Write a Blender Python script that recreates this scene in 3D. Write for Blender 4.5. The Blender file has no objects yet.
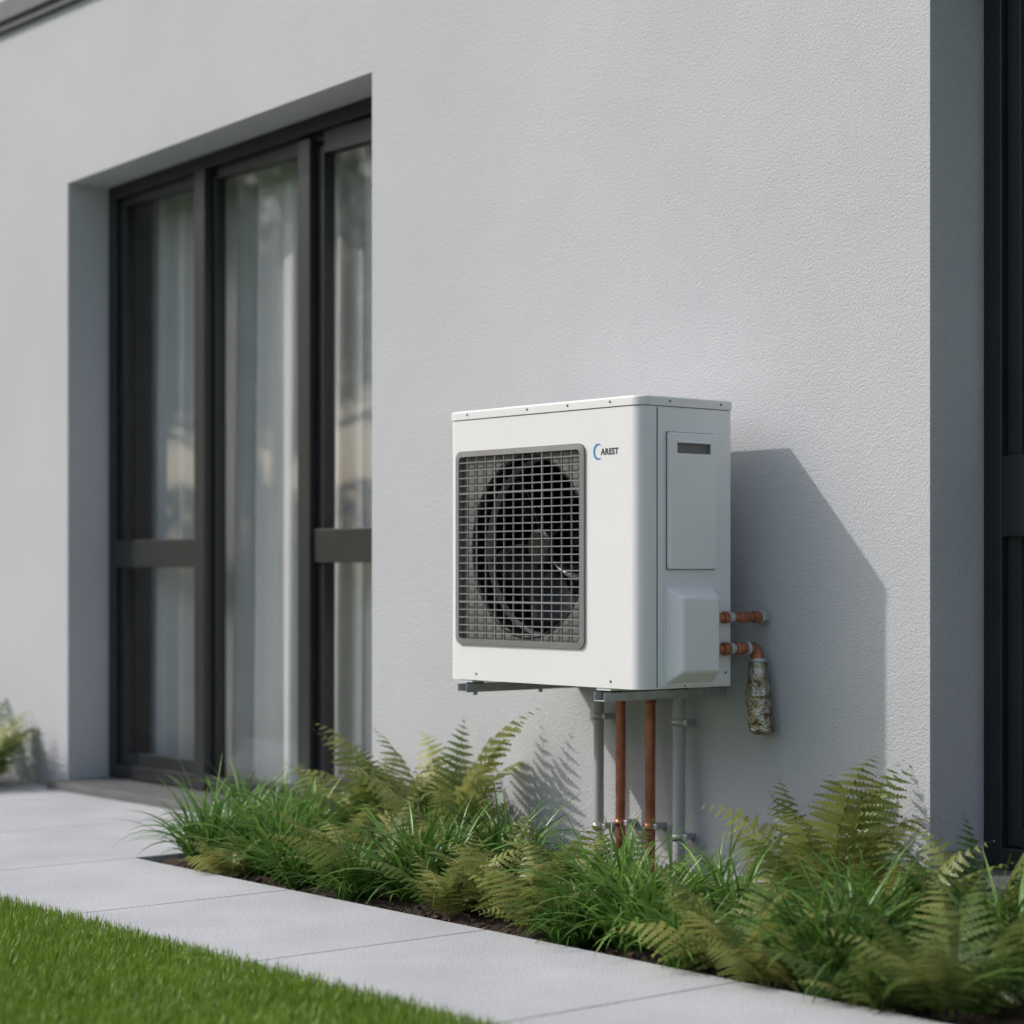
import bpy, bmesh, math, random
from mathutils import Vector, Matrix, noise
random.seed(7)
S=bpy.context.scene
COL=S.collection
R=math.radians

# ------------------------------------------------------------ materials
def newmat(name):
    m=bpy.data.materials.new(name); m.use_nodes=True
    nt=m.node_tree; b=nt.nodes['Principled BSDF']
    return m,nt,b
def N(nt,t,**k):
    n=nt.nodes.new(t)
    for a,v in k.items():
        if a in n.inputs: n.inputs[a].default_value=v
        else: setattr(n,a,v)
    return n
def ramp(nt,fac,stops):
    r=nt.nodes.new('ShaderNodeValToRGB')
    e=r.color_ramp.elements
    while len(e)<len(stops): e.new(0.5)
    for i,(p,c) in enumerate(stops):
        e[i].position=p; e[i].color=(c[0],c[1],c[2],1)
    nt.links.new(fac,r.inputs[0]); return r.outputs[0]
def coords(nt):
    return nt.nodes.new('ShaderNodeNewGeometry').outputs['Position']
def noise_n(nt,vec,scale,detail=4,rough=.55):
    n=N(nt,'ShaderNodeTexNoise'); n.inputs['Scale'].default_value=scale
    n.inputs['Detail'].default_value=detail; n.inputs['Roughness'].default_value=rough
    nt.links.new(vec,n.inputs['Vector']); return n.outputs['Fac']
def bump(nt,b,h,dist,strength=1):
    n=N(nt,'ShaderNodeBump'); n.inputs['Distance'].default_value=dist; n.inputs['Strength'].default_value=strength
    nt.links.new(h,n.inputs['Height']); nt.links.new(n.outputs[0],b.inputs['Normal']); return n
def math_n(nt,op,a,bv=0.0):
    n=nt.nodes.new('ShaderNodeMath'); n.operation=op
    for i,v in enumerate((a,bv)):
        if isinstance(v,(int,float)): n.inputs[i].default_value=v
        else: nt.links.new(v,n.inputs[i])
    return n.outputs[0]

def m_simple(name,col,rough=.5,metal=0,var=.08,vscale=6,bs=0,bd=.001):
    m,nt,b=newmat(name); p=coords(nt)
    f=noise_n(nt,p,vscale)
    lo=[c*(1-var) for c in col]; hi=[min(1,c*(1+var)) for c in col]
    nt.links.new(ramp(nt,f,[(.3,lo),(.7,hi)]),b.inputs['Base Color'])
    b.inputs['Roughness'].default_value=rough; b.inputs['Metallic'].default_value=metal
    if bs: bump(nt,b,noise_n(nt,p,bs),bd)
    return m

def m_stucco():
    m,nt,b=newmat('stucco'); p=coords(nt)
    big=noise_n(nt,p,.8,5,.6)
    fine=noise_n(nt,p,150,3,.6)
    c=ramp(nt,big,[(.3,(.51,.52,.545)),(.7,(.58,.585,.605))])
    c2=ramp(nt,fine,[(.32,(.88,.88,.885)),(.62,(1,1,1))])
    mx=N(nt,'ShaderNodeMix',data_type='RGBA',blend_type='MULTIPLY'); mx.inputs[0].default_value=1
    nt.links.new(c,mx.inputs[6]); nt.links.new(c2,mx.inputs[7])
    nt.links.new(mx.outputs[2],b.inputs['Base Color'])
    b.inputs['Roughness'].default_value=.95
    v=N(nt,'ShaderNodeTexVoronoi'); v.inputs['Scale'].default_value=170; nt.links.new(p,v.inputs['Vector'])
    h=math_n(nt,'ADD',noise_n(nt,p,130,3,.6),math_n(nt,'MULTIPLY',v.outputs['Distance'],-.45))
    h=math_n(nt,'ADD',h,math_n(nt,'MULTIPLY',noise_n(nt,p,4,3),1.3))
    bump(nt,b,h,.0028,.85)
    return m
def m_paving():
    m,nt,b=newmat('paving'); p=coords(nt)
    big=noise_n(nt,p,2.2,6,.6); fine=noise_n(nt,p,200,2,.6)
    c=ramp(nt,big,[(.3,(.48,.485,.50)),(.7,(.60,.605,.62))])
    c2=ramp(nt,fine,[(.36,(.60,.60,.60)),(.52,(1,1,1))])
    mx=N(nt,'ShaderNodeMix',data_type='RGBA',blend_type='MULTIPLY'); mx.inputs[0].default_value=1
    nt.links.new(c,mx.inputs[6]); nt.links.new(c2,mx.inputs[7])
    nt.links.new(mx.outputs[2],b.inputs['Base Color'])
    b.inputs['Roughness'].default_value=.85
    bump(nt,b,noise_n(nt,p,120,4),.002)
    return m
def m_leaf(name,lo,hi,trans=.3,rough=.45):
    m,nt,b=newmat(name)
    at=N(nt,'ShaderNodeAttribute'); at.attribute_name='tint'
    info=N(nt,'ShaderNodeObjectInfo')
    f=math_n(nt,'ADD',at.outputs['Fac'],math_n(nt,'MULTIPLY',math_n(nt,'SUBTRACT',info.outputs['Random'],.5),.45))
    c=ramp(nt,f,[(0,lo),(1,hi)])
    nt.links.new(c,b.inputs['Base Color']); b.inputs['Roughness'].default_value=rough
    b.inputs['Specular IOR Level'].default_value=.4
    if trans:
        t=N(nt,'ShaderNodeBsdfTranslucent'); nt.links.new(c,t.inputs['Color'])
        mx=nt.nodes.new('ShaderNodeMixShader'); mx.inputs[0].default_value=trans
        nt.links.new(b.outputs[0],mx.inputs[1]); nt.links.new(t.outputs[0],mx.inputs[2])
        nt.links.new(mx.outputs[0],nt.nodes['Material Output'].inputs[0])
    return m
def m_glass():
    # thin architectural pane: Schlick reflectance that is the same from both faces
    m,nt,b=newmat('window_glass')
    g0=nt.nodes.new('ShaderNodeNewGeometry')
    dt=N(nt,'ShaderNodeVectorMath',operation='DOT_PRODUCT')
    nt.links.new(g0.outputs['Normal'],dt.inputs[0]); nt.links.new(g0.outputs['Incoming'],dt.inputs[1])
    c=math_n(nt,'ABSOLUTE',dt.outputs['Value'])
    f=math_n(nt,'POWER',math_n(nt,'SUBTRACT',1.0,c),5.0)
    f=math_n(nt,'ADD',math_n(nt,'MULTIPLY',f,.9),.10)
    g=N(nt,'ShaderNodeBsdfGlossy'); g.inputs['Roughness'].default_value=.01
    t=N(nt,'ShaderNodeBsdfTransparent'); t.inputs[0].default_value=(.95,.965,.96,1)
    mx=nt.nodes.new('ShaderNodeMixShader'); nt.links.new(f,mx.inputs[0])
    nt.links.new(t.outputs[0],mx.inputs[1]); nt.links.new(g.outputs[0],mx.inputs[2])
    nt.links.new(mx.outputs[0],nt.nodes['Material Output'].inputs[0])
    return m
def m_curtain():
    m,nt,b=newmat('curtain_cloth'); p=coords(nt)
    c=ramp(nt,noise_n(nt,p,3),[(.3,(.80,.80,.79)),(.7,(.88,.88,.87))])
    d=N(nt,'ShaderNodeBsdfDiffuse'); nt.links.new(c,d.inputs[0])
    t=N(nt,'ShaderNodeBsdfTranslucent'); nt.links.new(c,t.inputs[0])
    a=nt.nodes.new('ShaderNodeMixShader'); a.inputs[0].default_value=.25
    nt.links.new(d.outputs[0],a.inputs[1]); nt.links.new(t.outputs[0],a.inputs[2])
    nt.links.new(a.outputs[0],nt.nodes['Material Output'].inputs[0])
    return m

STUCCO=m_stucco(); PAVE=m_paving()
ANTH=m_simple('anthracite_frame',(.021,.023,.025),.35,0,.1)
CAPM=m_simple('coping_metal',(.10,.105,.11),.45,.3)
GLASS=m_glass(); CURT=m_curtain()
ROOM=m_simple('interior_plaster',(.55,.52,.48),.9)
WOODF=m_simple('interior_floor',(.25,.17,.11),.5,0,.2)
WHITE=m_simple('unit_white_paint',(.79,.79,.785),.38,0,.015,2,900,.00004)
WHITE2=m_simple('unit_side_white',(.82,.825,.825),.42,0,.015,2)
GRILLE=m_simple('grille_plastic',(.22,.217,.21),.5)
GPLATE=m_simple('grille_backplate',(.20,.197,.19),.55)
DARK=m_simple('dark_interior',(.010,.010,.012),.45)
BLADE=m_simple('fan_blade_plastic',(.013,.014,.017),.3)
RING=m_simple('fan_ring_metal',(.60,.63,.68),.3,.5)
GALV=m_simple('galvanised_steel',(.52,.53,.54),.4,.5,.12,30)
SCREW_SHADE=m_simple('screw_steel_gap_shade',(.18,.18,.18),.4,.7)  # steel of the screws; also colours the shade lines at lid and seam
COPPER=m_simple('copper',(.46,.18,.11),.36,.7,.35,18,60,.0006)
CONDUIT=m_simple('grey_conduit',(.42,.43,.44),.5,0,.06)
SOILM=m_simple('soil',(.035,.022,.014),.95,0,.4,25,60,.01)
MULCH=m_simple('mulch_bark',(.075,.045,.028),.9,0,.5,40)
SILL=m_simple('sill_stone',(.13,.13,.13),.7,0,.15,20)
BLUE=m_simple('logo_blue',(.02,.25,.55),.4); INK=m_simple('logo_ink',(.06,.07,.09),.5)
DSLOT=m_simple('slot_shade_grey',(.22,.22,.22),.6)  # grey that puts shade into the handle slot and panel rim
BARK=m_simple('bark',(.09,.065,.045),.9,0,.3,12,20,.02)
FERN=m_leaf('fern_leaf',(.06,.13,.025),(.42,.43,.13),.35,.4)
BLADEG=m_leaf('grass_blade_leaf',(.04,.12,.02),(.22,.40,.08),.3,.3)
LAWNM=m_leaf('lawn_blade',(.11,.22,.02),(.30,.44,.06),.3)
TREEL=m_leaf('tree_leaf',(.04,.085,.015),(.16,.21,.045),0)
def m_foil():
    m,nt,b=newmat('foil_insulation'); p=coords(nt)
    c=ramp(nt,noise_n(nt,p,40,4),[(.36,(.16,.11,.06)),(.48,(.40,.35,.27)),(.72,(.60,.59,.56))])
    nt.links.new(c,b.inputs['Base Color']); b.inputs['Metallic'].default_value=1; b.inputs['Roughness'].default_value=.24
    bump(nt,b,noise_n(nt,p,60,3),.010); return m
FOIL=m_foil()
def m_ground():
    m,nt,b=newmat('ground_grass'); p=coords(nt)
    c=ramp(nt,noise_n(nt,p,8,6),[(.3,(.05,.09,.016)),(.7,(.10,.16,.03))])
    nt.links.new(c,b.inputs['Base Color']); b.inputs['Roughness'].default_value=.95
    bump(nt,b,noise_n(nt,p,60),.02); return m
GROUND=m_ground()

# ------------------------------------------------------------ helpers
def empty(name,loc=(0,0,0)):
    o=bpy.data.objects.new(name,None); o.location=loc; COL.objects.link(o); return o
def link(me,name,mat=None,parent=None):
    o=bpy.data.objects.new(name,me); COL.objects.link(o)
    if mat: me.materials.append(mat)
    if parent: o.parent=parent
    return o
def mesh(name,vs,fs,mat=None,parent=None,smooth=False):
    me=bpy.data.meshes.new(name); me.from_pydata(vs,[],fs); me.update()
    if smooth: me.polygons.foreach_set('use_smooth',[True]*len(me.polygons))
    return link(me,name,mat,parent)
BF=[(0,3,2,1),(4,5,6,7),(0,1,5,4),(1,2,6,5),(2,3,7,6),(3,0,4,7)]
def boxv(x0,x1,y0,y1,z0,z1):
    return [(x0,y0,z0),(x1,y0,z0),(x1,y1,z0),(x0,y1,z0),(x0,y0,z1),(x1,y0,z1),(x1,y1,z1),(x0,y1,z1)]
def boxes(name,lst,mat,parent=None,bev=0,seg=2):
    vs=[];fs=[]
    for b in lst:
        v=b if len(b)==8 else boxv(*b); o=len(vs); vs+=v; fs+=[tuple(i+o for i in f) for f in BF]
    o=mesh(name,vs,fs,mat,parent)
    if bev:
        md=o.modifiers.new('bev','BEVEL'); md.width=bev; md.segments=seg; md.limit_method='ANGLE'
    return o
def box(name,x0,x1,y0,y1,z0,z1,mat,parent=None,bev=0,seg=2):
    return boxes(name,[(x0,x1,y0,y1,z0,z1)],mat,parent,bev,seg)
def tube(name,pts,r,mat,parent=None,fillet=0):
    P=[Vector(p) for p in pts]
    if fillet:
        Q=[P[0]]
        for i in range(1,len(P)-1):
            a=(P[i-1]-P[i]).normalized(); c=(P[i+1]-P[i]).normalized()
            p0=P[i]+a*fillet; p2=P[i]+c*fillet
            for k in range(9):
                t=k/8; Q.append(p0*(1-t)**2+P[i]*2*t*(1-t)+p2*t*t)
        Q.append(P[-1]); P=Q
    cu=bpy.data.curves.new(name,'CURVE'); cu.dimensions='3D'; sp=cu.splines.new('POLY'); sp.points.add(len(P)-1)
    for i,p in enumerate(P): sp.points[i].co=(*p,1)
    cu.bevel_depth=r; cu.bevel_resolution=6; cu.use_fill_caps=True
    o=bpy.data.objects.new(name,cu); COL.objects.link(o); cu.materials.append(mat)
    sp.use_smooth=True
    if parent: o.parent=parent
    return o
def cyl(name,c,axis,r,h,mat,parent=None,n=32,bev=0):
    bm=bmesh.new(); bmesh.ops.create_cone(bm,cap_ends=True,segments=n,radius1=r,radius2=r,depth=h)
    q=Vector((0,0,1)).rotation_difference(Vector(axis)).to_matrix().to_4x4()
    bmesh.ops.transform(bm,matrix=Matrix.Translation(c)@q,verts=bm.verts)
    me=bpy.data.meshes.new(name); bm.to_mesh(me); bm.free()
    for p in me.polygons: p.use_smooth=len(p.vertices)==4
    o=link(me,name,mat,parent)
    if bev:
        md=o.modifiers.new('b','BEVEL'); md.width=bev; md.segments=2; md.limit_method='ANGLE'
    return o

# ------------------------------------------------------------ ground
g=6000
gr=mesh('ground',[(-g,-g,-.075),(g,-g,-.075),(g,g,-.075),(-g,g,-.075)],[(0,1,2,3)],GROUND)

# ------------------------------------------------------------ building
H=empty('modern_house')
XL,XR=-9.,7.; TOP=3.47; TH=.32
w1=(-4.185,-1.905); w2=(.624,3.0)
zl,zr=2.66,2.735
zz=-.07
def hexa(x0,x1,y0,y1,z00,z01,z1):
    return [(x0,y0,z00),(x1,y0,z01),(x1,y1,z01),(x0,y1,z00),(x0,y0,z1),(x1,y0,z1),(x1,y1,z1),(x0,y1,z1)]
boxes('front_wall',[(XL,w1[0],0,TH,zz,TOP),hexa(w1[0],w1[1],0,TH,zl,zr,TOP),
  (w1[1],w2[0],0,TH,zz,TOP),(w2[0],w2[1],0,TH,2.72,TOP),(w2[0],w2[1],0,TH,zz,.10),(w2[1],XR,0,TH,zz,TOP)],STUCCO,H)
boxes('side_walls',[(XL,XL+TH,TH,8,zz,TOP),(XR-TH,XR,TH,8,zz,TOP),(XL,XR,8,8+TH,zz,TOP)],STUCCO,H)
boxes('roof',[(XL+.01,XR-.01,.01,8+TH-.01,TOP-.25,TOP-.002)],CAPM,H)
boxes('coping',[(XL-.05,XR+.05,-.05,TH+.03,TOP,TOP+.10)],CAPM,H,.006)
boxes('coping_drip',[(XL-.03,XR+.03,-.03,-.003,TOP-.03,TOP-.001)],CAPM,H)
boxes('interior_room',[(XL+TH+.01,XR-TH-.01,3.6,3.7,0,3.2),(-6.6,-6.5,TH+.01,3.6,0,3.2),(-.6,-.5,TH+.01,3.6,0,3.2)],ROOM,H)
boxes('interior_ceiling',[(XL+TH+.01,XR-TH-.01,TH+.01,3.7,2.85,2.95)],ROOM,H)
boxes('interior_floor',[(XL+TH+.01,XR-TH-.01,TH+.01,3.7,-.05,.02)],WOODF,H)
boxes('cabinet',[(-6.4,-5.2,2.6,3.2,.02,.85)],WOODF,H,.01)

def window(pref,x0,x1,yf,z0,zL,zR,mulls,rails):
    W=empty(pref); W.parent=H
    f=[]
    fw=.06; mh=.042
    f.append((x0,x0+fw,yf,yf+.09,z0,min(zL,zR)))
    f.append((x1-fw,x1,yf,yf+.09,z0,min(zL,zR)))
    f.append((x0,x1,yf+.001,yf+.088,z0,z0+.06))
    f.append([(x0,yf+.001,zL-.06),(x1,yf+.001,zR-.06),(x1,yf+.088,zR-.06),(x0,yf+.088,zL-.06),
       (x0,yf+.001,zL+.01),(x1,yf+.001,zR+.01),(x1,yf+.088,zR+.01),(x0,yf+.088,zL+.01)])
    for c in mulls: f.append((c-mh,c+mh,yf-.012,yf+.095,z0+.002,min(zL,zR)-.03))
    boxes('outer_frame',f,ANTH,W,.004)
    edges=[x0+fw]+sum([[c-mh,c+mh] for c in mulls],[])+[x1-fw]
    s=[];zt=min(zL,zR)-.062
    for i in range(0,len(edges),2):
        a,b=edges[i],edges[i+1]; k=i//2
        sw=.048
        if rails[k]:
            s.append((a+.002,a+sw,yf+.022,yf+.075,z0+.062,zt)); s.append((b-sw,b-.002,yf+.022,yf+.075,z0+.062,zt))
            s.append((a+sw,b-sw,yf+.023,yf+.074,zt-.03,zt+.06)); s.append((a+sw,b-sw,yf+.023,yf+.074,z0+.06,z0+.115))
            s.append((a-.006,b+.006,yf+.004,yf+.079,rails[k][0],rails[k][1]))
        else:
            s.append((a+.002,a+.020,yf+.03,yf+.07,z0+.062,zt)); s.append((b-.020,b-.002,yf+.03,yf+.07,z0+.062,zt))
            s.append((a+.020,b-.020,yf+.031,yf+.069,zt-.015,zt+.06))
        mesh('glass_pane',[(a,yf+.05,z0+.06),(b,yf+.05,z0+.06),(b,yf+.05,zt+.05),(a,yf+.05,zt+.05)],[(0,1,2,3)],GLASS,W)
    boxes('sash_frames',s,ANTH,W,.003)
    return W
window('patio_window',w1[0],w1[1],.20,.04,zl,zr,[-3.395,-2.62],[(.97,1.09),None,(.985,1.115)])
window('side_window',w2[0],w2[1],.225,.14,2.72,2.72,[1.85],[(1.04,1.26),(1.04,1.26)])
box('window_threshold',w1[0]-.03,w1[1]+.03,-.09,.20,.001,.036,SILL,H,.004)
box('window_sill',w2[0]+.002,w2[1]-.002,-.03,.225,.102,.14,SILL,H,.004)

def curtain(name,x0,x1,y,z0,z1,seed,amp=.04):
    rnd=random.Random(seed); n=240; ph=[rnd.uniform(0,6.28) for _ in range(4)]
    vs=[];fs=[];m=12
    for j in range(m+1):
        v=j/m
        for i in range(n+1):
            u=i/n; x=x0+(x1-x0)*u
            a=amp*(.6+.4*v)
            yy=y+a*math.sin((x*42)+ph[0]+1.8*math.sin(x*5+ph[1]))+a*.3*math.sin(x*83+ph[2]+v*1.2)
            xx=x+.012*math.sin(x*40+ph[3])+.02*v*math.sin(x*6+ph[1])
            vs.append((xx,yy,z1-(z1-z0)*v))
    for j in range(m):
        for i in range(n):
            a=j*(n+1)+i; fs.append((a,a+1,a+n+2,a+n+1))
    return mesh(name,vs,fs,CURT,H,True)
curtain('curtain',-4.20,-3.66,.42,.04,2.8,1)
curtain('curtain',-3.62,-2.90,.40,.04,2.8,2)
curtain('curtain',-2.80,-1.95,.40,.04,2.8,3)
curtain('curtain',1.0,1.5,.46,.04,2.8,4)

# ------------------------------------------------------------ paving
PV=empty('paving_path')
xs=[-8.47+.93*i for i in range(17)]
sl=[]
for i in range(len(xs)-1):
    a,b=xs[i]+.003,xs[i+1]-.003
    yb=-.93 if xs[i]>=-1.97 else -.004
    sl.append((a,b,-1.655,yb,-.06,0))
boxes('slabs',sl,PAVE,PV,.003,2)
box('joint_bed',-8.47,6.4,-1.65,-.935,-.07,-.012,SOILM,PV)
box('joint_bed',-8.47,-1.97,-.93,-.01,-.07,-.012,SOILM,PV)

# ------------------------------------------------------------ planting bed soil
def soil():
    nx,ny=340,40; vs=[];fs=[]
    x0,x1,y0,y1=-1.962,6.3,-.932,.002
    for j in range(ny+1):
        for i in range(nx+1):
            x=x0+(x1-x0)*i/nx;y=y0+(y1-y0)*j/ny
            e=min(1,(y-y0)/.12)*.03
            z=-.045+e+.018*noise.noise(Vector((x*9,y*9,0)))+.010*noise.noise(Vector((x*35,y*35,3)))
            vs.append((x,y,z))
    for j in range(ny):
        for i in range(nx):
            a=j*(nx+1)+i; fs.append((a,a+1,a+nx+2,a+nx+1))
    mesh('planting_bed_soil',vs,fs,SOILM,None,True)
    vs=[];fs=[]
    for k in range(5000):
        x=random.uniform(x0+.03,x1);y=random.uniform(y0+.02,-.03)
        if x>2.5 and random.random()<.5: continue
        z=-.025+random.uniform(0,.015)
        l=random.uniform(.008,.028);w=l*random.uniform(.3,.6);h=random.uniform(.002,.005)
        M=Matrix.Translation((x,y,z))@Matrix.Rotation(random.uniform(0,6.3),4,'Z')@Matrix.Rotation(random.gauss(0,.35),4,'X')@Matrix.Rotation(random.gauss(0,.35),4,'Y')
        o=len(vs); vs+=[tuple(M@Vector(v)) for v in boxv(-l/2,l/2,-w/2,w/2,-h/2,h/2)]
        fs+=[tuple(i+o for i in f) for f in BF]
    mesh('bark_mulch',vs,fs,MULCH)
soil()

# ------------------------------------------------------------ plant builders
def tinted(name,vs,fs,tints,mat,smooth=False):
    me=bpy.data.meshes.new(name); me.from_pydata(vs,[],fs); me.update()
    at=me.attributes.new('tint','FLOAT','POINT'); at.data.foreach_set('value',tints)
    if smooth: me.polygons.foreach_set('use_smooth',[True]*len(me.polygons))
    me.materials.append(mat); return me

def fern_mesh(seed,nfr=16,L0=.46,up=1.3,pin=.24,n=18):
    rnd=random.Random(seed); vs=[];fs=[];ts=[]
    for k in range(nfr):
        az=k*2.39996+rnd.uniform(-.3,.3)
        L=L0*rnd.uniform(.65,1.12)
        el=up*(.72+.32*rnd.random())+rnd.uniform(-.05,.05)
        droop=rnd.uniform(.7,1.8)
        tint=min(1,max(0,rnd.gauss(.5,.25)))
        p=Vector((math.cos(az)*.015,math.sin(az)*.015,-.02)); pts=[];tan=[]
        sw=rnd.uniform(-.45,.45)
        for i in range(n+1):
            s=i/n
            e=el-droop*s**1.7; a=az+sw*s
            t=Vector((math.cos(e)*math.cos(a),math.cos(e)*math.sin(a),math.sin(e)))
            pts.append(p.copy()); tan.append(t); p=p+t*(L/n)
        roll=rnd.uniform(-.6,.6)
        for i in range(n+1):
            t=tan[i]; sd=t.cross(Vector((0,0,1))).normalized(); w=.0018*(1-i/n)+.0005
            vs.append(tuple(pts[i]-sd*w)); vs.append(tuple(pts[i]+sd*w)); ts+= [tint*.6+.3]*2
            if i: o=len(vs)-4; fs.append((o,o+1,o+3,o+2))
        for i in range(3,n+1):
            s=i/n; t=tan[i]; sd=t.cross(Vector((0,0,1))).normalized(); nn=sd.cross(t)
            sd=(sd*math.cos(roll)+nn*math.sin(roll)).normalized(); nn=sd.cross(t)
            prof=min(1,(s-.05)/.2)*(1-((s-.25)/.77)**1.2 if s>.25 else 1)
            pl0=max(.005,L*pin*prof)
            for sg in (-1,1):
                pl=pl0*rnd.uniform(.85,1.08)
                m=7 if pl>.05 else (5 if pl>.025 else 3)
                d=(sd*sg*.9+t*rnd.uniform(.32,.48)-nn*(.05+.2*rnd.random())).normalized()
                q=pts[i]; w0=min(L/n*.50,pl*.24)
                b=t-d*t.dot(d); b.normalize()
                jt=min(1,max(0,tint+rnd.gauss(0,.09)))
                curl=rnd.uniform(.05,.28)
                c_=lambda a:q+d*pl*a-nn*(pl*curl*a*a)
                for j in range(m):
                    a0=j/m;a1=(j+1)/m;am=(a0+a1)/2
                    c0=c_(a0);c1=c_(a1)
                    ww=w0*(1-.8*am**1.3)
                    for s2 in (-1,1):
                        tw=rnd.uniform(-.15,.15)*ww
                        mid=c0.lerp(c1,.10)+b*s2*ww*.66+nn*tw*.5
                        tip=c0.lerp(c1,.98)+b*s2*ww*1.12+nn*tw
                        mid2=c1+b*s2*ww*.36
                        o=len(vs); vs+= [tuple(c0),tuple(mid),tuple(tip),tuple(mid2),tuple(c1)]
                        ts+=[jt-.08,jt,min(1,jt+.12),jt,jt-.08]
                        fs.append((o,o+1,o+2,o+3,o+4) if s2>0 else (o+4,o+3,o+2,o+1,o))
    return tinted('fern',vs,fs,ts,FERN)

def strap_mesh(seed,nb=190,L0=.36,w0=.0055,spread=.07):
    rnd=random.Random(seed); vs=[];fs=[];ts=[]
    for k in range(nb):
        az=rnd.uniform(0,6.283); rr=spread*math.sqrt(rnd.random())
        a2=rnd.uniform(0,6.283)
        p=Vector((math.cos(a2)*rr,math.sin(a2)*rr,-.02))
        L=L0*rnd.uniform(.5,1.15); el=rnd.uniform(.75,1.5); droop=rnd.uniform(.5,2.2)
        tint=min(1,max(0,rnd.gauss(.45,.25))); n=9; sw=rnd.uniform(-.4,.4); tw=rnd.uniform(-.6,.6)
        for i in range(n+1):
            s=i/n; e=el-droop*s**1.5; a=az+sw*s
            t=Vector((math.cos(e)*math.cos(a),math.cos(e)*math.sin(a),math.sin(e)))
            sd=t.cross(Vector((0,0,1)))
            if sd.length<1e-4: sd=Vector((1,0,0))
            sd.normalize(); nn=sd.cross(t); sd=sd*math.cos(tw)+nn*math.sin(tw)
            w=w0*min(1,.5+s*3)*(1-s**2.2)*rnd.uniform(.97,1.03)+.0002
            vs+=[tuple(p-sd*w+nn*w*.4),tuple(p),tuple(p+sd*w+nn*w*.4)]; tt=min(1,max(0,tint+.25*s-.1)); ts+=[tt]*3
            if i:
                o=len(vs)-6; fs.append((o,o+1,o+4,o+3)); fs.append((o+1,o+2,o+5,o+4))
            p=p+t*(L/n)
    return tinted('ornamental_grass',vs,fs,ts,BLADEG,True)

ferns=[fern_mesh(11),fern_mesh(12,18,.46,1.2),fern_mesh(13,14,.56,1.45,.22,21),fern_mesh(14,18,.40,1.1,.27,16)]
grs=[strap_mesh(21),strap_mesh(22,230,.34,.006),strap_mesh(23,180,.41,.0068)]
def put(me,name,x,y,sc,rz):
    o=bpy.data.objects.new(name,me); COL.objects.link(o); o.location=(x,y,-.02); o.scale=(sc,sc,sc*(1+.06*math.sin(x*7+y*13))); o.rotation_euler=(0,0,rz); return o
F='fern';G='ornamental_grass'
plants=[
 (G,0,-1.78,-.74,1.0,0),(G,1,-1.60,-.50,1.0,1),(G,2,-1.95,-.50,.9,1),(F,1,-1.78,-.22,1.0,.4),(F,0,-1.45,-.25,1.05,2.0),(F,2,-1.16,-.24,1.05,1.2),(F,2,-1.62,-.14,.95,4.2),
 (G,2,-1.40,-.74,.85,2),(F,3,-1.22,-.58,.95,4.3),(F,3,-.95,-.70,.95,.3),(F,1,-.85,-.42,.8,3.3),(G,0,-1.08,-.42,.9,2.2),(G,1,-1.16,-.80,.68,5),(F,3,-1.52,-.83,.55,2.7),
 (G,1,-.66,-.68,1.12,3),(G,0,-.52,-.50,1.0,.5),(F,3,-.24,-.70,1.0,5),(F,1,-.12,-.46,.8,2.5),(F,0,-.42,-.80,.65,1.5),(F,3,-.02,-.78,.78,1.1),(G,0,-.84,-.83,.6,1.1),
 (G,2,.12,-.68,.92,1.9),(G,1,.32,-.74,1.05,4),(G,0,.46,-.60,.9,4.4),(F,2,.48,-.25,1.05,.2),(F,1,.72,-.34,.95,3.9),(F,3,.70,-.78,.9,2.2),(F,0,.26,-.42,.6,5.5),(G,0,.14,-.84,.62,2.6),(G,1,.56,-.82,.7,.7),
 (G,0,.93,-.64,1.12,2.9),(G,1,1.02,-.80,1.02,.9),(F,2,1.02,-.28,.85,1.4),(F,3,.86,-.86,.68,4.4),(G,1,.82,-.46,.95,0.3),(F,1,1.34,-.80,.98,.6),(F,0,1.55,-.35,.85,4.4),(G,2,1.24,-.48,.8,3.4),(F,3,1.20,-.88,.72,5.4),(G,2,1.75,-.65,.95,3.1),
 (F,3,2.05,-.5,.95,1),(G,0,2.4,-.6,1,2),(F,2,2.7,-.45,1,3),(F,1,3.2,-.5,1,5),(G,1,3.7,-.55,1,2.2),(F,0,4.2,-.5,1,.2),(F,3,4.9,-.5,1,2.1),
 (F,0,-4.50,-.30,1.0,1.1),(F,1,-4.66,-.26,1.2,2.6),(G,1,-4.48,-.36,1.05,1.9),(F,2,-5.1,-.3,1.0,0),
]
for kind,i,x,y,sc,rz in plants:
    put((ferns if kind==F else grs)[i],kind,x,y,sc*1.04,rz)

# ------------------------------------------------------------ lawn
LW=empty('lawn')
def patch(seed,nb=4200,size=.5):
    rnd=random.Random(seed); vs=[];fs=[];ts=[]
    for k in range(nb):
        x=rnd.uniform(0,size);y=rnd.uniform(0,size); h=rnd.uniform(.020,.046); az=rnd.uniform(0,6.283)
        w=rnd.uniform(.0010,.0019); le=rnd.uniform(0,.024); l2=az+rnd.uniform(-.7,.7)+1.57
        cx,cy=math.cos(az)*w,math.sin(az)*w; lx,ly=math.cos(l2)*le,math.sin(l2)*le
        o=len(vs)
        vs+=[(x-cx,y-cy,0),(x+cx,y+cy,0),(x+cx*.8+lx*.35,y+cy*.8+ly*.35,h*.6),(x-cx*.8+lx*.35,y-cy*.8+ly*.35,h*.6),(x+lx,y+ly,h)]
        fs+=[(o,o+1,o+2,o+3),(o+3,o+2,o+4)]
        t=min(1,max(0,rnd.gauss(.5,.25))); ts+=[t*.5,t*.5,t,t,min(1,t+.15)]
    return tinted('grass_patch',vs,fs,ts,LAWNM)
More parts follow.
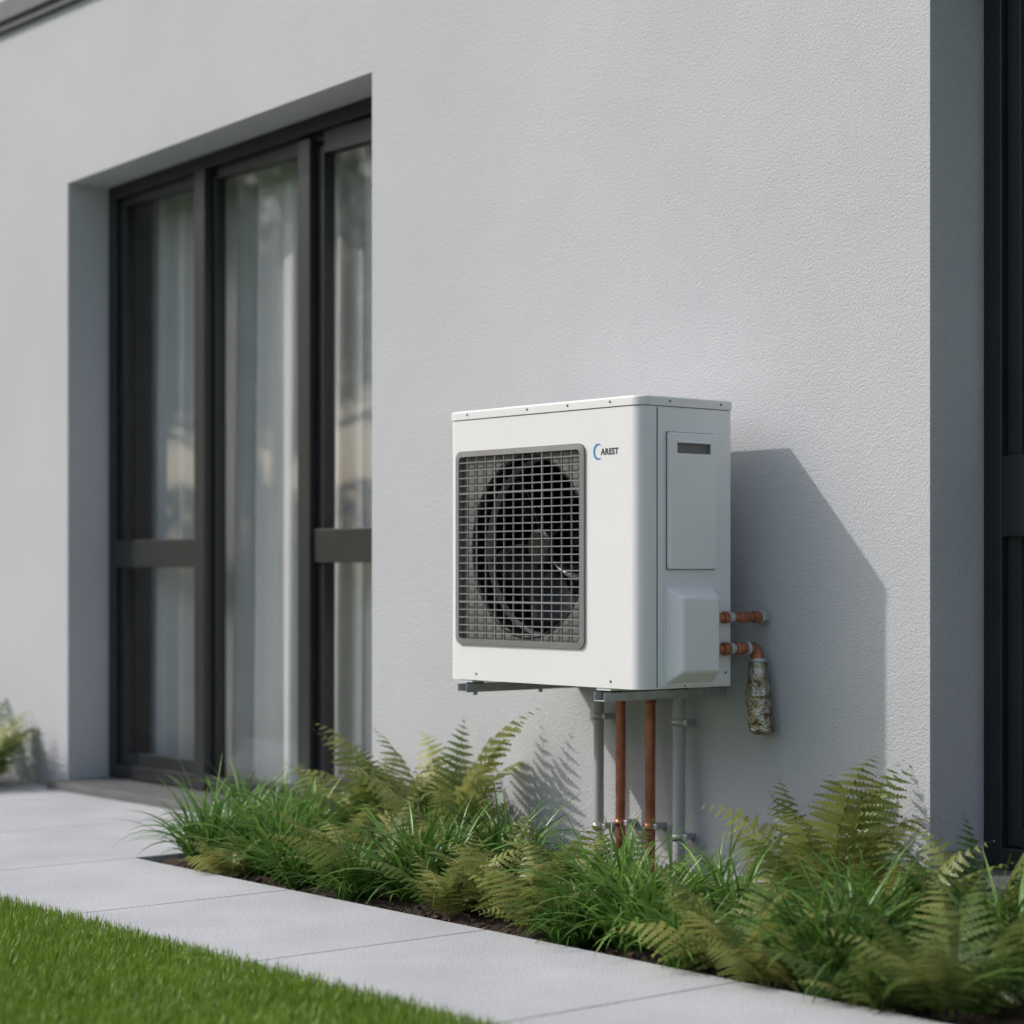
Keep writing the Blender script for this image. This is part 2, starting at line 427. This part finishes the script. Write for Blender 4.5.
# patches share one tint level so that no patch reads as a square: Object Info random is cancelled by using one mesh set
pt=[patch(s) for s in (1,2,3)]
LAWN2=LAWNM.node_tree
for nd in LAWN2.nodes:
    if nd.type=='OBJECT_INFO':
        for l in list(nd.outputs['Random'].links):
            tgt=l.to_socket; LAWN2.links.remove(l)
            pos=LAWN2.nodes.new('ShaderNodeNewGeometry'); nz=LAWN2.nodes.new('ShaderNodeTexNoise'); nz.inputs['Scale'].default_value=3.5
            LAWN2.links.new(pos.outputs['Position'],nz.inputs['Vector']); LAWN2.links.new(nz.outputs['Fac'],tgt)
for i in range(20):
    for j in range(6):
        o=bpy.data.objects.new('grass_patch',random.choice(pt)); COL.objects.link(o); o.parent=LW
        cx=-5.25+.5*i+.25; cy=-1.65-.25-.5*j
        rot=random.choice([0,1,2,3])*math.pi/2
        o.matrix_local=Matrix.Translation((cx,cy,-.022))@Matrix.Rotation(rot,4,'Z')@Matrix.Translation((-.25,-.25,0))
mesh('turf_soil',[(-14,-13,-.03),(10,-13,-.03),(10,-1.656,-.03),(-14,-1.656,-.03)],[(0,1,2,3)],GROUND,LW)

# ------------------------------------------------------------ heat pump unit
U=empty('heat_pump_outdoor_unit')
UX0,UX1,UY0,UY1,UZ0,UZ1=-.858,0,-.47,-.115,.621,1.433
def profile(x0,x1,y0,y1,rf,rb,n=14):
    P=[]
    for (cx,cy,r,a0) in ((x1-rb,y1-rb,rb,0),(x0+rb,y1-rb,rb,90),(x0+rf,y0+rf,rf,180),(x1-rf,y0+rf,rf,270)):
        for i in range(n+1):
            a=R(a0+90*i/n); P.append((cx+r*math.cos(a),cy+r*math.sin(a)))
    return P
def prism(name,P,z0,z1,mat,parent,top_inset=0):
    n=len(P); vs=[(x,y,z0) for x,y in P]+[(x,y,z1-top_inset) for x,y in P]
    fs=[tuple(reversed(range(n)))]+[(i,(i+1)%n,n+(i+1)%n,n+i) for i in range(n)]
    if top_inset:
        cx=sum(p[0] for p in P)/n;cy=sum(p[1] for p in P)/n
        base=n
        for q in range(1,4):
            a=q/3*math.pi/2; ins=top_inset*(1-math.cos(a)); zq=z1-top_inset+top_inset*math.sin(a)
            hw=max(p[0] for p in P)-cx; hh=max(p[1] for p in P)-cy
            vs+=[(cx+(x-cx)*(hw-ins)/hw,cy+(y-cy)*(hh-ins)/hh,zq) for x,y in P]
            nb=base+n
            fs+=[(base+i,base+(i+1)%n,nb+(i+1)%n,nb+i) for i in range(n)]; base=nb
        fs.append(tuple(range(base,base+n)))
    else: fs.append(tuple(range(n,2*n)))
    return mesh(name,vs,fs,mat,parent)
body=prism('casing',profile(UX0,UX1,UY0,UY1,.036,.006),UZ0,1.404,WHITE,U)
prism('lid',profile(UX0-.003,UX1+.003,UY0-.003,UY1+.003,.039,.008),1.4065,UZ1,WHITE,U,.006)
prism('lid_gap_shade',profile(UX0+.003,UX1-.003,UY0+.003,UY1-.003,.034,.004),1.402,1.408,SCREW_SHADE,U)  # solid dark band, painted as the shadow line under the lid
GX0,GX1,GZ0,GZ1=-.812,-.226,.728,1.310
fc=Vector((-.492,0,1.020)); FR=.256
def rrect(x0,x1,z0,z1,r,n=6):
    P=[]
    for (cx,cz,a0) in ((x1-r,z1-r,0),(x0+r,z1-r,90),(x0+r,z0+r,180),(x1-r,z0+r,270)):
        for i in range(n+1):
            a=R(a0+90*i/n); P.append((cx+r*math.cos(a),cz+r*math.sin(a)))
    return P
def xzprism(P,y0,y1):
    n=len(P); vs=[(x,y0,z) for x,z in P]+[(x,y1,z) for x,z in P]
    fs=[tuple(range(n)),tuple(reversed(range(n,2*n)))]+[(n+i,n+(i+1)%n,(i+1)%n,i) for i in range(n)]
    return vs,fs
def bake_bool(o,cutters):
    for vs,fs,mat in cutters:
        me=bpy.data.meshes.new('c'); me.from_pydata(vs,[],fs); me.update(); me.materials.append(mat)
        c=bpy.data.objects.new('c',me); COL.objects.link(c)
        bmx=bmesh.new(); bmx.from_mesh(me); bmesh.ops.recalc_face_normals(bmx,faces=bmx.faces); bmx.to_mesh(me); bmx.free()
        md=o.modifiers.new('b','BOOLEAN'); md.operation='DIFFERENCE'; md.solver='EXACT'; md.object=c
        try: md.material_mode='TRANSFER'
        except: pass
        dg=bpy.context.evaluated_depsgraph_get(); dg.update()
        nm=bpy.data.meshes.new_from_object(o.evaluated_get(dg)); o.modifiers.remove(md)
        o.data=nm; bpy.data.objects.remove(c)
v,f=xzprism(rrect(GX0+.004,GX1-.004,GZ0+.004,GZ1-.004,.02),UY0-.02,UY0+.012)
cp=[(fc.x+FR*math.cos(a*math.pi/48),fc.z+FR*1.03*math.sin(a*math.pi/48)) for a in range(96)]
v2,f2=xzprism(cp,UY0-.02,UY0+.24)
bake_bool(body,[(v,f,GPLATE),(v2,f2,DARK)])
vs=[];fs=[];prof=[(FR+.008,UY0+.0118),(FR+.003,UY0+.010),(FR-.002,UY0+.012),(FR-.004,UY0+.018)]
n=96
for i in range(n):
    a=2*math.pi*i/n
    for r,y in prof: vs.append((fc.x+r*math.cos(a),y,fc.z+r*1.03*math.sin(a)))
m=len(prof)
for i in range(n):
    for j in range(m-1):
        a=i*m+j;b=((i+1)%n)*m+j; fs.append((a,b,b+1,a+1))
mesh('fan_shroud',vs,fs,DARK,U,True)
# polished bell mouth, deep in the orifice
RP=((FR-.004,UY0+.060),(FR-.007,UY0+.072),(FR-.008,UY0+.082))
mesh('fan_ring',[ (fc.x+r*math.cos(2*math.pi*i/n),y,fc.z+r*1.03*math.sin(2*math.pi*i/n)) for i in range(n) for r,y in RP],
  [(3*i+k,3*((i+1)%n)+k,3*((i+1)%n)+k+1,3*i+k+1) for i in range(n) for k in (0,1)],RING,U,True)
cyl('fan_hub',(fc.x,UY0+.095,fc.z),(0,1,0),.055,.09,BLADE,U,40,.012)
vs=[];fs=[]
for b in range(5):
    a0=b*math.pi*.4+.5; nr,na=8,8
    o=len(vs)
    for i in range(nr+1):
        r=.05+(.185)*i/nr; sweep=.3*(i/nr)**1.5; wd=.5+.35*(i/nr)
        for j in range(na+1):
            t=j/na; a=a0+sweep+wd*t
            vs.append((fc.x+r*math.cos(a),UY0+.06+.085*t+.02*math.sin(t*3.1),fc.z+r*math.sin(a)))
    for i in range(nr):
        for j in range(na):
            q=o+i*(na+1)+j; fs.append((q,q+1,q+na+2,q+na+1))
fb=mesh('fan_blades',vs,fs,BLADE,U,True); sm=fb.modifiers.new('s','SOLIDIFY'); sm.thickness=.003
Po=rrect(GX0,GX1,GZ0,GZ1,.024,8); Pi=rrect(GX0+.017,GX1-.017,GZ0+.017,GZ1-.017,.012,8)
n=len(Po); vs=[];fs=[]
for P,y in ((Po,UY0-.0005),(Po,UY0-.007),(Pi,UY0-.009),(Pi,UY0+.010)): vs+=[(x,y,z) for x,z in P]
for k in range(3):
    for i in range(n):
        a=k*n+i;b=k*n+(i+1)%n; fs.append((a,b,b+n,a+n))
mesh('grille_frame',vs,fs,GRILLE,U)
bars=[]; nx,nz=13,24
xa,xb,za,zb=GX0+.012,GX1-.012,GZ0+.012,GZ1-.012
for i in range(1,nx):
    x=xa+(xb-xa)*i/nx; w=.0016 if i not in(4,9) else .0026; bars.append((x-w,x+w,UY0-.0055,UY0+.000,za,zb))
for j in range(1,nz):
    z=za+(zb-za)*j/nz; w=.0018 if j not in(5,19) else .0028; bars.append((xa,xb,UY0-.0075,UY0-.001,z-w,z+w))
boxes('grille_bars',bars,GRILLE,U,.0005,1)
# side details
box('side_panel',-.001,.0016,-.404,-.121,.626,1.400,WHITE2,U,.001,1)
box('side_seam_shade',-.001,.0007,-.4085,-.4045,.626,1.401,SCREW_SHADE,U)  # raised dark strip, painted shade in place of a cut groove
pn=box('access_panel',.001,.018,-.372,-.190,.953,1.333,WHITE2,U)
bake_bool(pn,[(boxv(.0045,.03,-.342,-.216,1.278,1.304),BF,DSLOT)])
md=pn.modifiers.new('bev','BEVEL'); md.width=.005; md.segments=3; md.limit_method='ANGLE'; md.angle_limit=R(40)
box('access_panel_gap_shade',.0012,.0026,-.3745,-.1875,.9505,1.3355,DSLOT,U)  # dark sheet whose rim is painted shade around the panel
box('handle_lip',.010,.024,-.346,-.212,1.304,1.311,WHITE2,U,.002)
y0,y1,z0,z1=-.378,-.186,.632,.905
vs=[(.001,y0,z0),(.001,y1,z0),(.001,y1,z1),(.001,y0,z1),(.055,y0+.022,z0+.035),(.055,y1-.03,z0+.035),(.055,y1-.03,z1-.030),(.055,y0+.022,z1-.030)]
vc=mesh('valve_cover',vs,[(0,3,2,1),(4,5,6,7),(0,1,5,4),(1,2,6,5),(2,3,7,6),(3,0,4,7)],WHITE2,U)
md=vc.modifiers.new('bev','BEVEL'); md.width=.008; md.segments=4; md.limit_method='ANGLE'; md.angle_limit=R(20)
box('valve_cover_flange',.001,.0045,y0-.004,y1+.004,z0-.003,z1+.004,WHITE2,U,.0015)
for (x,y,z,ax) in [(-.76,UY0-.003,1.420,(0,1,0)),(-.48,UY0-.003,1.420,(0,1,0)),(-.30,UY0-.003,1.420,(0,1,0)),(-.12,UY0-.003,1.420,(0,1,0)),
    (.003,-.16,1.420,(1,0,0)),(.003,-.36,1.420,(1,0,0)),(.0016,-.30,.6285,(1,0,0)),(.0016,-.14,.66,(1,0,0)),(-.12,UY0,.64,(0,1,0)),(-.72,UY0,.64,(0,1,0))]:
    cyl('screw',(x,y,z),ax,.0036,.003,SCREW_SHADE,U,16)
vs=[];fs=[];n=40;lc=(-.172,1.283)
for i in range(n+1):
    a=R(50+260*i/n); w=.0055*math.sin(math.pi*(i+1)/(n+2))+.0007
    for r in (.022-w,.022+w*.3): vs.append((lc[0]+r*math.cos(a)*.85,UY0-.0008,lc[1]+r*math.sin(a)))
    if i: o=len(vs)-4; fs.append((o,o+1,o+3,o+2))
mesh('logo_ring',vs,fs,BLUE,U)
tc=bpy.data.curves.new('logo_lettering','FONT'); tc.body='AREST'; tc.size=.024; tc.extrude=.0004; tc.space_character=1.08; tc.offset=.0008
to=bpy.data.objects.new('logo_lettering',tc); COL.objects.link(to); to.location=(lc[0]+.012,UY0-.0006,lc[1]-.009); to.rotation_euler=(R(90),0,0)
tc.materials.append(INK); to.parent=U
# brackets
BR=empty('wall_bracket')
for x in (-.775,-.155):
    boxes('arm',[(x-.022,x+.022,UY0-.012,-.001,.583,.586),(x-.022,x-.019,UY0-.012,-.001,.586,.608),(x+.019,x+.022,UY0-.012,-.001,.586,.608)],GALV,BR,.0008,1)
    boxes('rubber_foot',[(x-.018,x+.018,UY0+.02,UY0+.06,.587,.613),(x-.018,x+.018,-.19,-.15,.587,.613)],DARK,BR,.003)
    boxes('wall_leg',[(x-.02,x+.02,-.006,-.001,.608,1.05)],GALV,BR)
    for yy in (UY0+.04,-.17): cyl('bolt',(x,yy,.579),(0,0,1),.007,.012,GALV,BR,6)
boxes('unit_foot_rail',[(x-.03,x+.03,UY0+.004,UY1-.004,.613,.6215) for x in (-.775,-.155)],WHITE2,BR,.001,1)
# pipes below
PP=empty('wall_pipes')
for x,r,mt in ((-.632,.016,CONDUIT),(-.532,.0155,COPPER),(-.400,.0155,COPPER),(-.276,.0185,CONDUIT)):
    tube('pipe',[(x,-.055,-.05),(x,-.055,.70),(x,-.10,.80)],r,mt,PP,.04)
    for z in ((.50,.16) if mt is CONDUIT else (.18,)):
        cyl('clamp_band',(x,-.055,z),(0,0,1),r+.0035,.02,GALV if mt is CONDUIT else COPPER,PP)
        boxes('clamp_base',[(x-.014,x+.014,-.05,-.001,z-.009,z+.009)],GALV,PP,.002)
        boxes('clamp_ear',[(x+r,x+r+.018,-.060,-.050,z-.009,z+.009)],GALV,PP,.002)
    if mt is COPPER: cyl('pipe_coupling',(x,-.055,.570),(0,0,1),r+.004,.035,mt,PP,32,.003)
# refrigerant stubs
PS=empty('refrigerant_pipes')
X=.024
tube('pipe',[(X,-.20,.817),(X,-.002,.817)],.0125,COPPER,PS)
for y,r,h,mt,nn in ((-.165,.018,.018,COPPER,6),(-.145,.0155,.02,GALV,32),(-.095,.0165,.03,COPPER,32),(-.04,.0175,.024,COPPER,32),(-.016,.020,.022,GALV,6),(-.003,.026,.004,GALV,32)):
    cyl('fitting',(X,y,.817),(0,1,0),r,h,mt,PS,nn,.002)
tube('pipe',[(X,-.20,.728),(X,-.04,.728),(X+.012,-.04,.62)],.0135,COPPER,PS,.035)
for y,r,h,mt,nn in ((-.165,.020,.02,COPPER,6),(-.14,.0165,.02,GALV,32),(-.112,.019,.03,COPPER,32),(-.078,.021,.012,GALV,32)):
    cyl('fitting',(X,y,.728),(0,1,0),r,h,mt,PS,nn,.002)
tube('elbow',[(X,-.072,.728),(X+.002,-.04,.728),(X+.008,-.04,.685)],.0195,COPPER,PS,.028)
cyl('fitting',(X+.008,-.04,.692),(0,0,1),.025,.014,GALV,PS,32,.002)
vs=[];fs=[];n=64;m=60
for j in range(m+1):
    v=j/m; z=.688-.207*v
    r=.0255+.010*min(1,v*2.2)+.0012*math.sin(v*48)
    if v>.9: r*=math.sqrt(max(0,1-((v-.9)/.1)**2*.6))
    cx=X+.014+.016*v*v; cy=-.046
    for i in range(n):
        a=2*math.pi*i/n; c,s=math.cos(a),math.sin(a)
        rr=r*(1+.05*noise.noise(Vector((c*1.6,s*1.6,v*6)))+.05*abs(noise.noise(Vector((c*4,s*4,v*18)))))
        vs.append((cx+rr*c,cy+rr*s,z))
for j in range(m):
    for i in range(n):
        a=j*n+i;b=j*n+(i+1)%n; fs.append((a,a+n,b+n,b))
fs.append(tuple(m*n+i for i in range(n)))
mesh('foil_insulation_sleeve',vs,fs,FOIL,PS,True)

# ------------------------------------------------------------ garden trees
def tree_mesh(seed,h=6.5):
    rnd=random.Random(seed); vs=[];fs=[];ts=[];mi=[]
    def limb(p,q,r0,r1,n=8):
        d=(q-p).normalized(); s=d.orthogonal().normalized(); t=d.cross(s); o=len(vs)
        for c,r in ((p,r0),(p.lerp(q,.5)+s*(q-p).length*.04,(r0+r1)/2),(q,r1)):
            for i in range(n):
                a=6.283*i/n; vs.append(tuple(c+s*math.cos(a)*r+t*math.sin(a)*r)); ts.append(.3)
        for k in range(2):
            for i in range(n): a=o+k*n+i;b=o+k*n+(i+1)%n; fs.append((a,b,b+n,a+n)); mi.append(0)
    top=Vector((rnd.uniform(-.2,.2),rnd.uniform(-.2,.2),h*.45))
    limb(Vector((0,0,-.1)),top,.16,.10); limb(top,Vector((top.x,top.y,h*.85)),.10,.03)
    ends=[]
    for k in range(13):
        z=h*rnd.uniform(.3,.75); a=k*2.4+rnd.uniform(-.3,.3); l=h*rnd.uniform(.18,.32)
        p=Vector((top.x*z/(h*.45) if z<h*.45 else top.x,0,z)); q=p+Vector((math.cos(a)*l,math.sin(a)*l,l*rnd.uniform(.3,.8)))
        limb(p,q,.05,.015,6); ends.append(q); ends.append(p.lerp(q,.6)+Vector((rnd.uniform(-.4,.4),rnd.uniform(-.4,.4),.3)))
    ends.append(Vector((top.x,top.y,h*.9)))
    for e in ends:
        R0=rnd.uniform(.45,.85); base=rnd.uniform(.1,.8)
        for i in range(230):
            d=Vector((rnd.gauss(0,1),rnd.gauss(0,1),rnd.gauss(0,.8))); d=d.normalized()*R0*rnd.random()**.45
            c=e+d; s=rnd.uniform(.05,.09); u=Vector((rnd.gauss(0,1),rnd.gauss(0,1),rnd.gauss(0,1))).normalized(); w=u.orthogonal().normalized()
            o=len(vs); vs+=[tuple(c-u*s),tuple(c+w*s*.5),tuple(c+u*s),tuple(c-w*s*.5)]; fs.append((o,o+1,o+2,o+3)); mi.append(1)
            t=min(1,max(0,base+rnd.gauss(0,.15))); ts+=[t]*4
    me=tinted('garden_tree',vs,fs,ts,BARK); me.materials.append(TREEL); me.polygons.foreach_set('material_index',mi); return me
tm=[tree_mesh(31,6.5),tree_mesh(32,5.5)]
for i,(x,y,s) in enumerate([(-14,-6.5,1),(-11.5,-9,.85),(-17,-9,1.1),(-19,-5,1.0),(-22,-12,1.3),(-9,-14,1.0),(-26,-7,1.3),(-4,-17,1.1),(3,-18,1.2),(9,-16,1.1),(-30,-16,1.4),(-15,-19,1.3),(14,-8,1.1)]):
    o=bpy.data.objects.new('garden_tree',tm[i%2]); COL.objects.link(o); o.location=(x,y,-.07); o.scale=(s,s,s); o.rotation_euler=(0,0,i*1.3)
def hedge(name,x0,y0,x1,y1,h,seed):
    rnd=random.Random(seed); vs=[];fs=[];ts=[]
    L=math.hypot(x1-x0,y1-y0); dx,dy=(x1-x0)/L,(y1-y0)/L; cnt=int(L*900)
    for i in range(cnt):
        t=rnd.uniform(0,L); hh=h+.25*noise.noise(Vector((t*.8,seed,0))); z=rnd.random()**.7*hh; w=rnd.uniform(-.45,.45)
        c=Vector((x0+dx*t-dy*w,y0+dy*t+dx*w,z)); s=rnd.uniform(.06,.1)
        u=Vector((rnd.gauss(0,1),rnd.gauss(0,1),rnd.gauss(0,1))).normalized(); ww=u.orthogonal().normalized()
        o=len(vs); vs+=[tuple(c-u*s),tuple(c+ww*s*.6),tuple(c+u*s),tuple(c-ww*s*.6)]; fs.append((o,o+1,o+2,o+3))
        tt=min(1,max(0,.4+.5*noise.noise(c*1.2)+rnd.gauss(0,.12))); ts+=[tt]*4
    me=tinted(name,vs,fs,ts,TREEL); o=bpy.data.objects.new(name,me); COL.objects.link(o)
hedge('unseen_hedge',-24,-2,-20,-20,2.2,5)  # out of view, added so the window panes reflect dark foliage
hedge('unseen_hedge',-20,-20,8,-21,2.2,6)

# ------------------------------------------------------------ light
sd=Vector((-.494,-.47,.552)).normalized()
el=math.asin(sd.z); az=math.atan2(sd.x,sd.y)
W=bpy.data.worlds.new('World'); S.world=W; W.use_nodes=True
nt=W.node_tree; bg=nt.nodes['Background']
sky=nt.nodes.new('ShaderNodeTexSky'); sky.sky_type='NISHITA'; sky.sun_disc=False
sky.sun_elevation=el; sky.sun_rotation=az%(2*math.pi); sky.dust_density=2.6; sky.air_density=1.1; sky.ozone_density=1.6
hs=nt.nodes.new('ShaderNodeHueSaturation'); hs.inputs['Saturation'].default_value=.8; hs.inputs['Value'].default_value=1.15
nt.links.new(sky.outputs[0],hs.inputs['Color']); nt.links.new(hs.outputs[0],bg.inputs[0]); bg.inputs[1].default_value=.15
sl_=bpy.data.lights.new('sun','SUN'); sl_.energy=2.25; sl_.angle=R(.9); sl_.color=(1,.94,.885)
so=bpy.data.objects.new('sun',sl_); COL.objects.link(so); so.location=(-6,-6,8)
so.rotation_euler=(-sd).to_track_quat('-Z','Y').to_euler()
S.view_settings.view_transform='Standard'; S.view_settings.look='None'; S.view_settings.exposure=0

# ------------------------------------------------------------ camera
cd=bpy.data.cameras.new('camera'); cam=bpy.data.objects.new('camera',cd); COL.objects.link(cam)
cd.lens=74.9; cd.sensor_width=36; cd.shift_y=.0615; cd.clip_end=20000; cd.clip_start=.05
cam.location=(4.281,-4.468,.937)
vd=Vector((-.7705,.6374,0)).normalized()
cam.rotation_euler=vd.to_track_quat('-Z','Y').to_euler()
cd.dof.use_dof=True; cd.dof.focus_distance=5.95; cd.dof.aperture_fstop=2.0
S.camera=cam
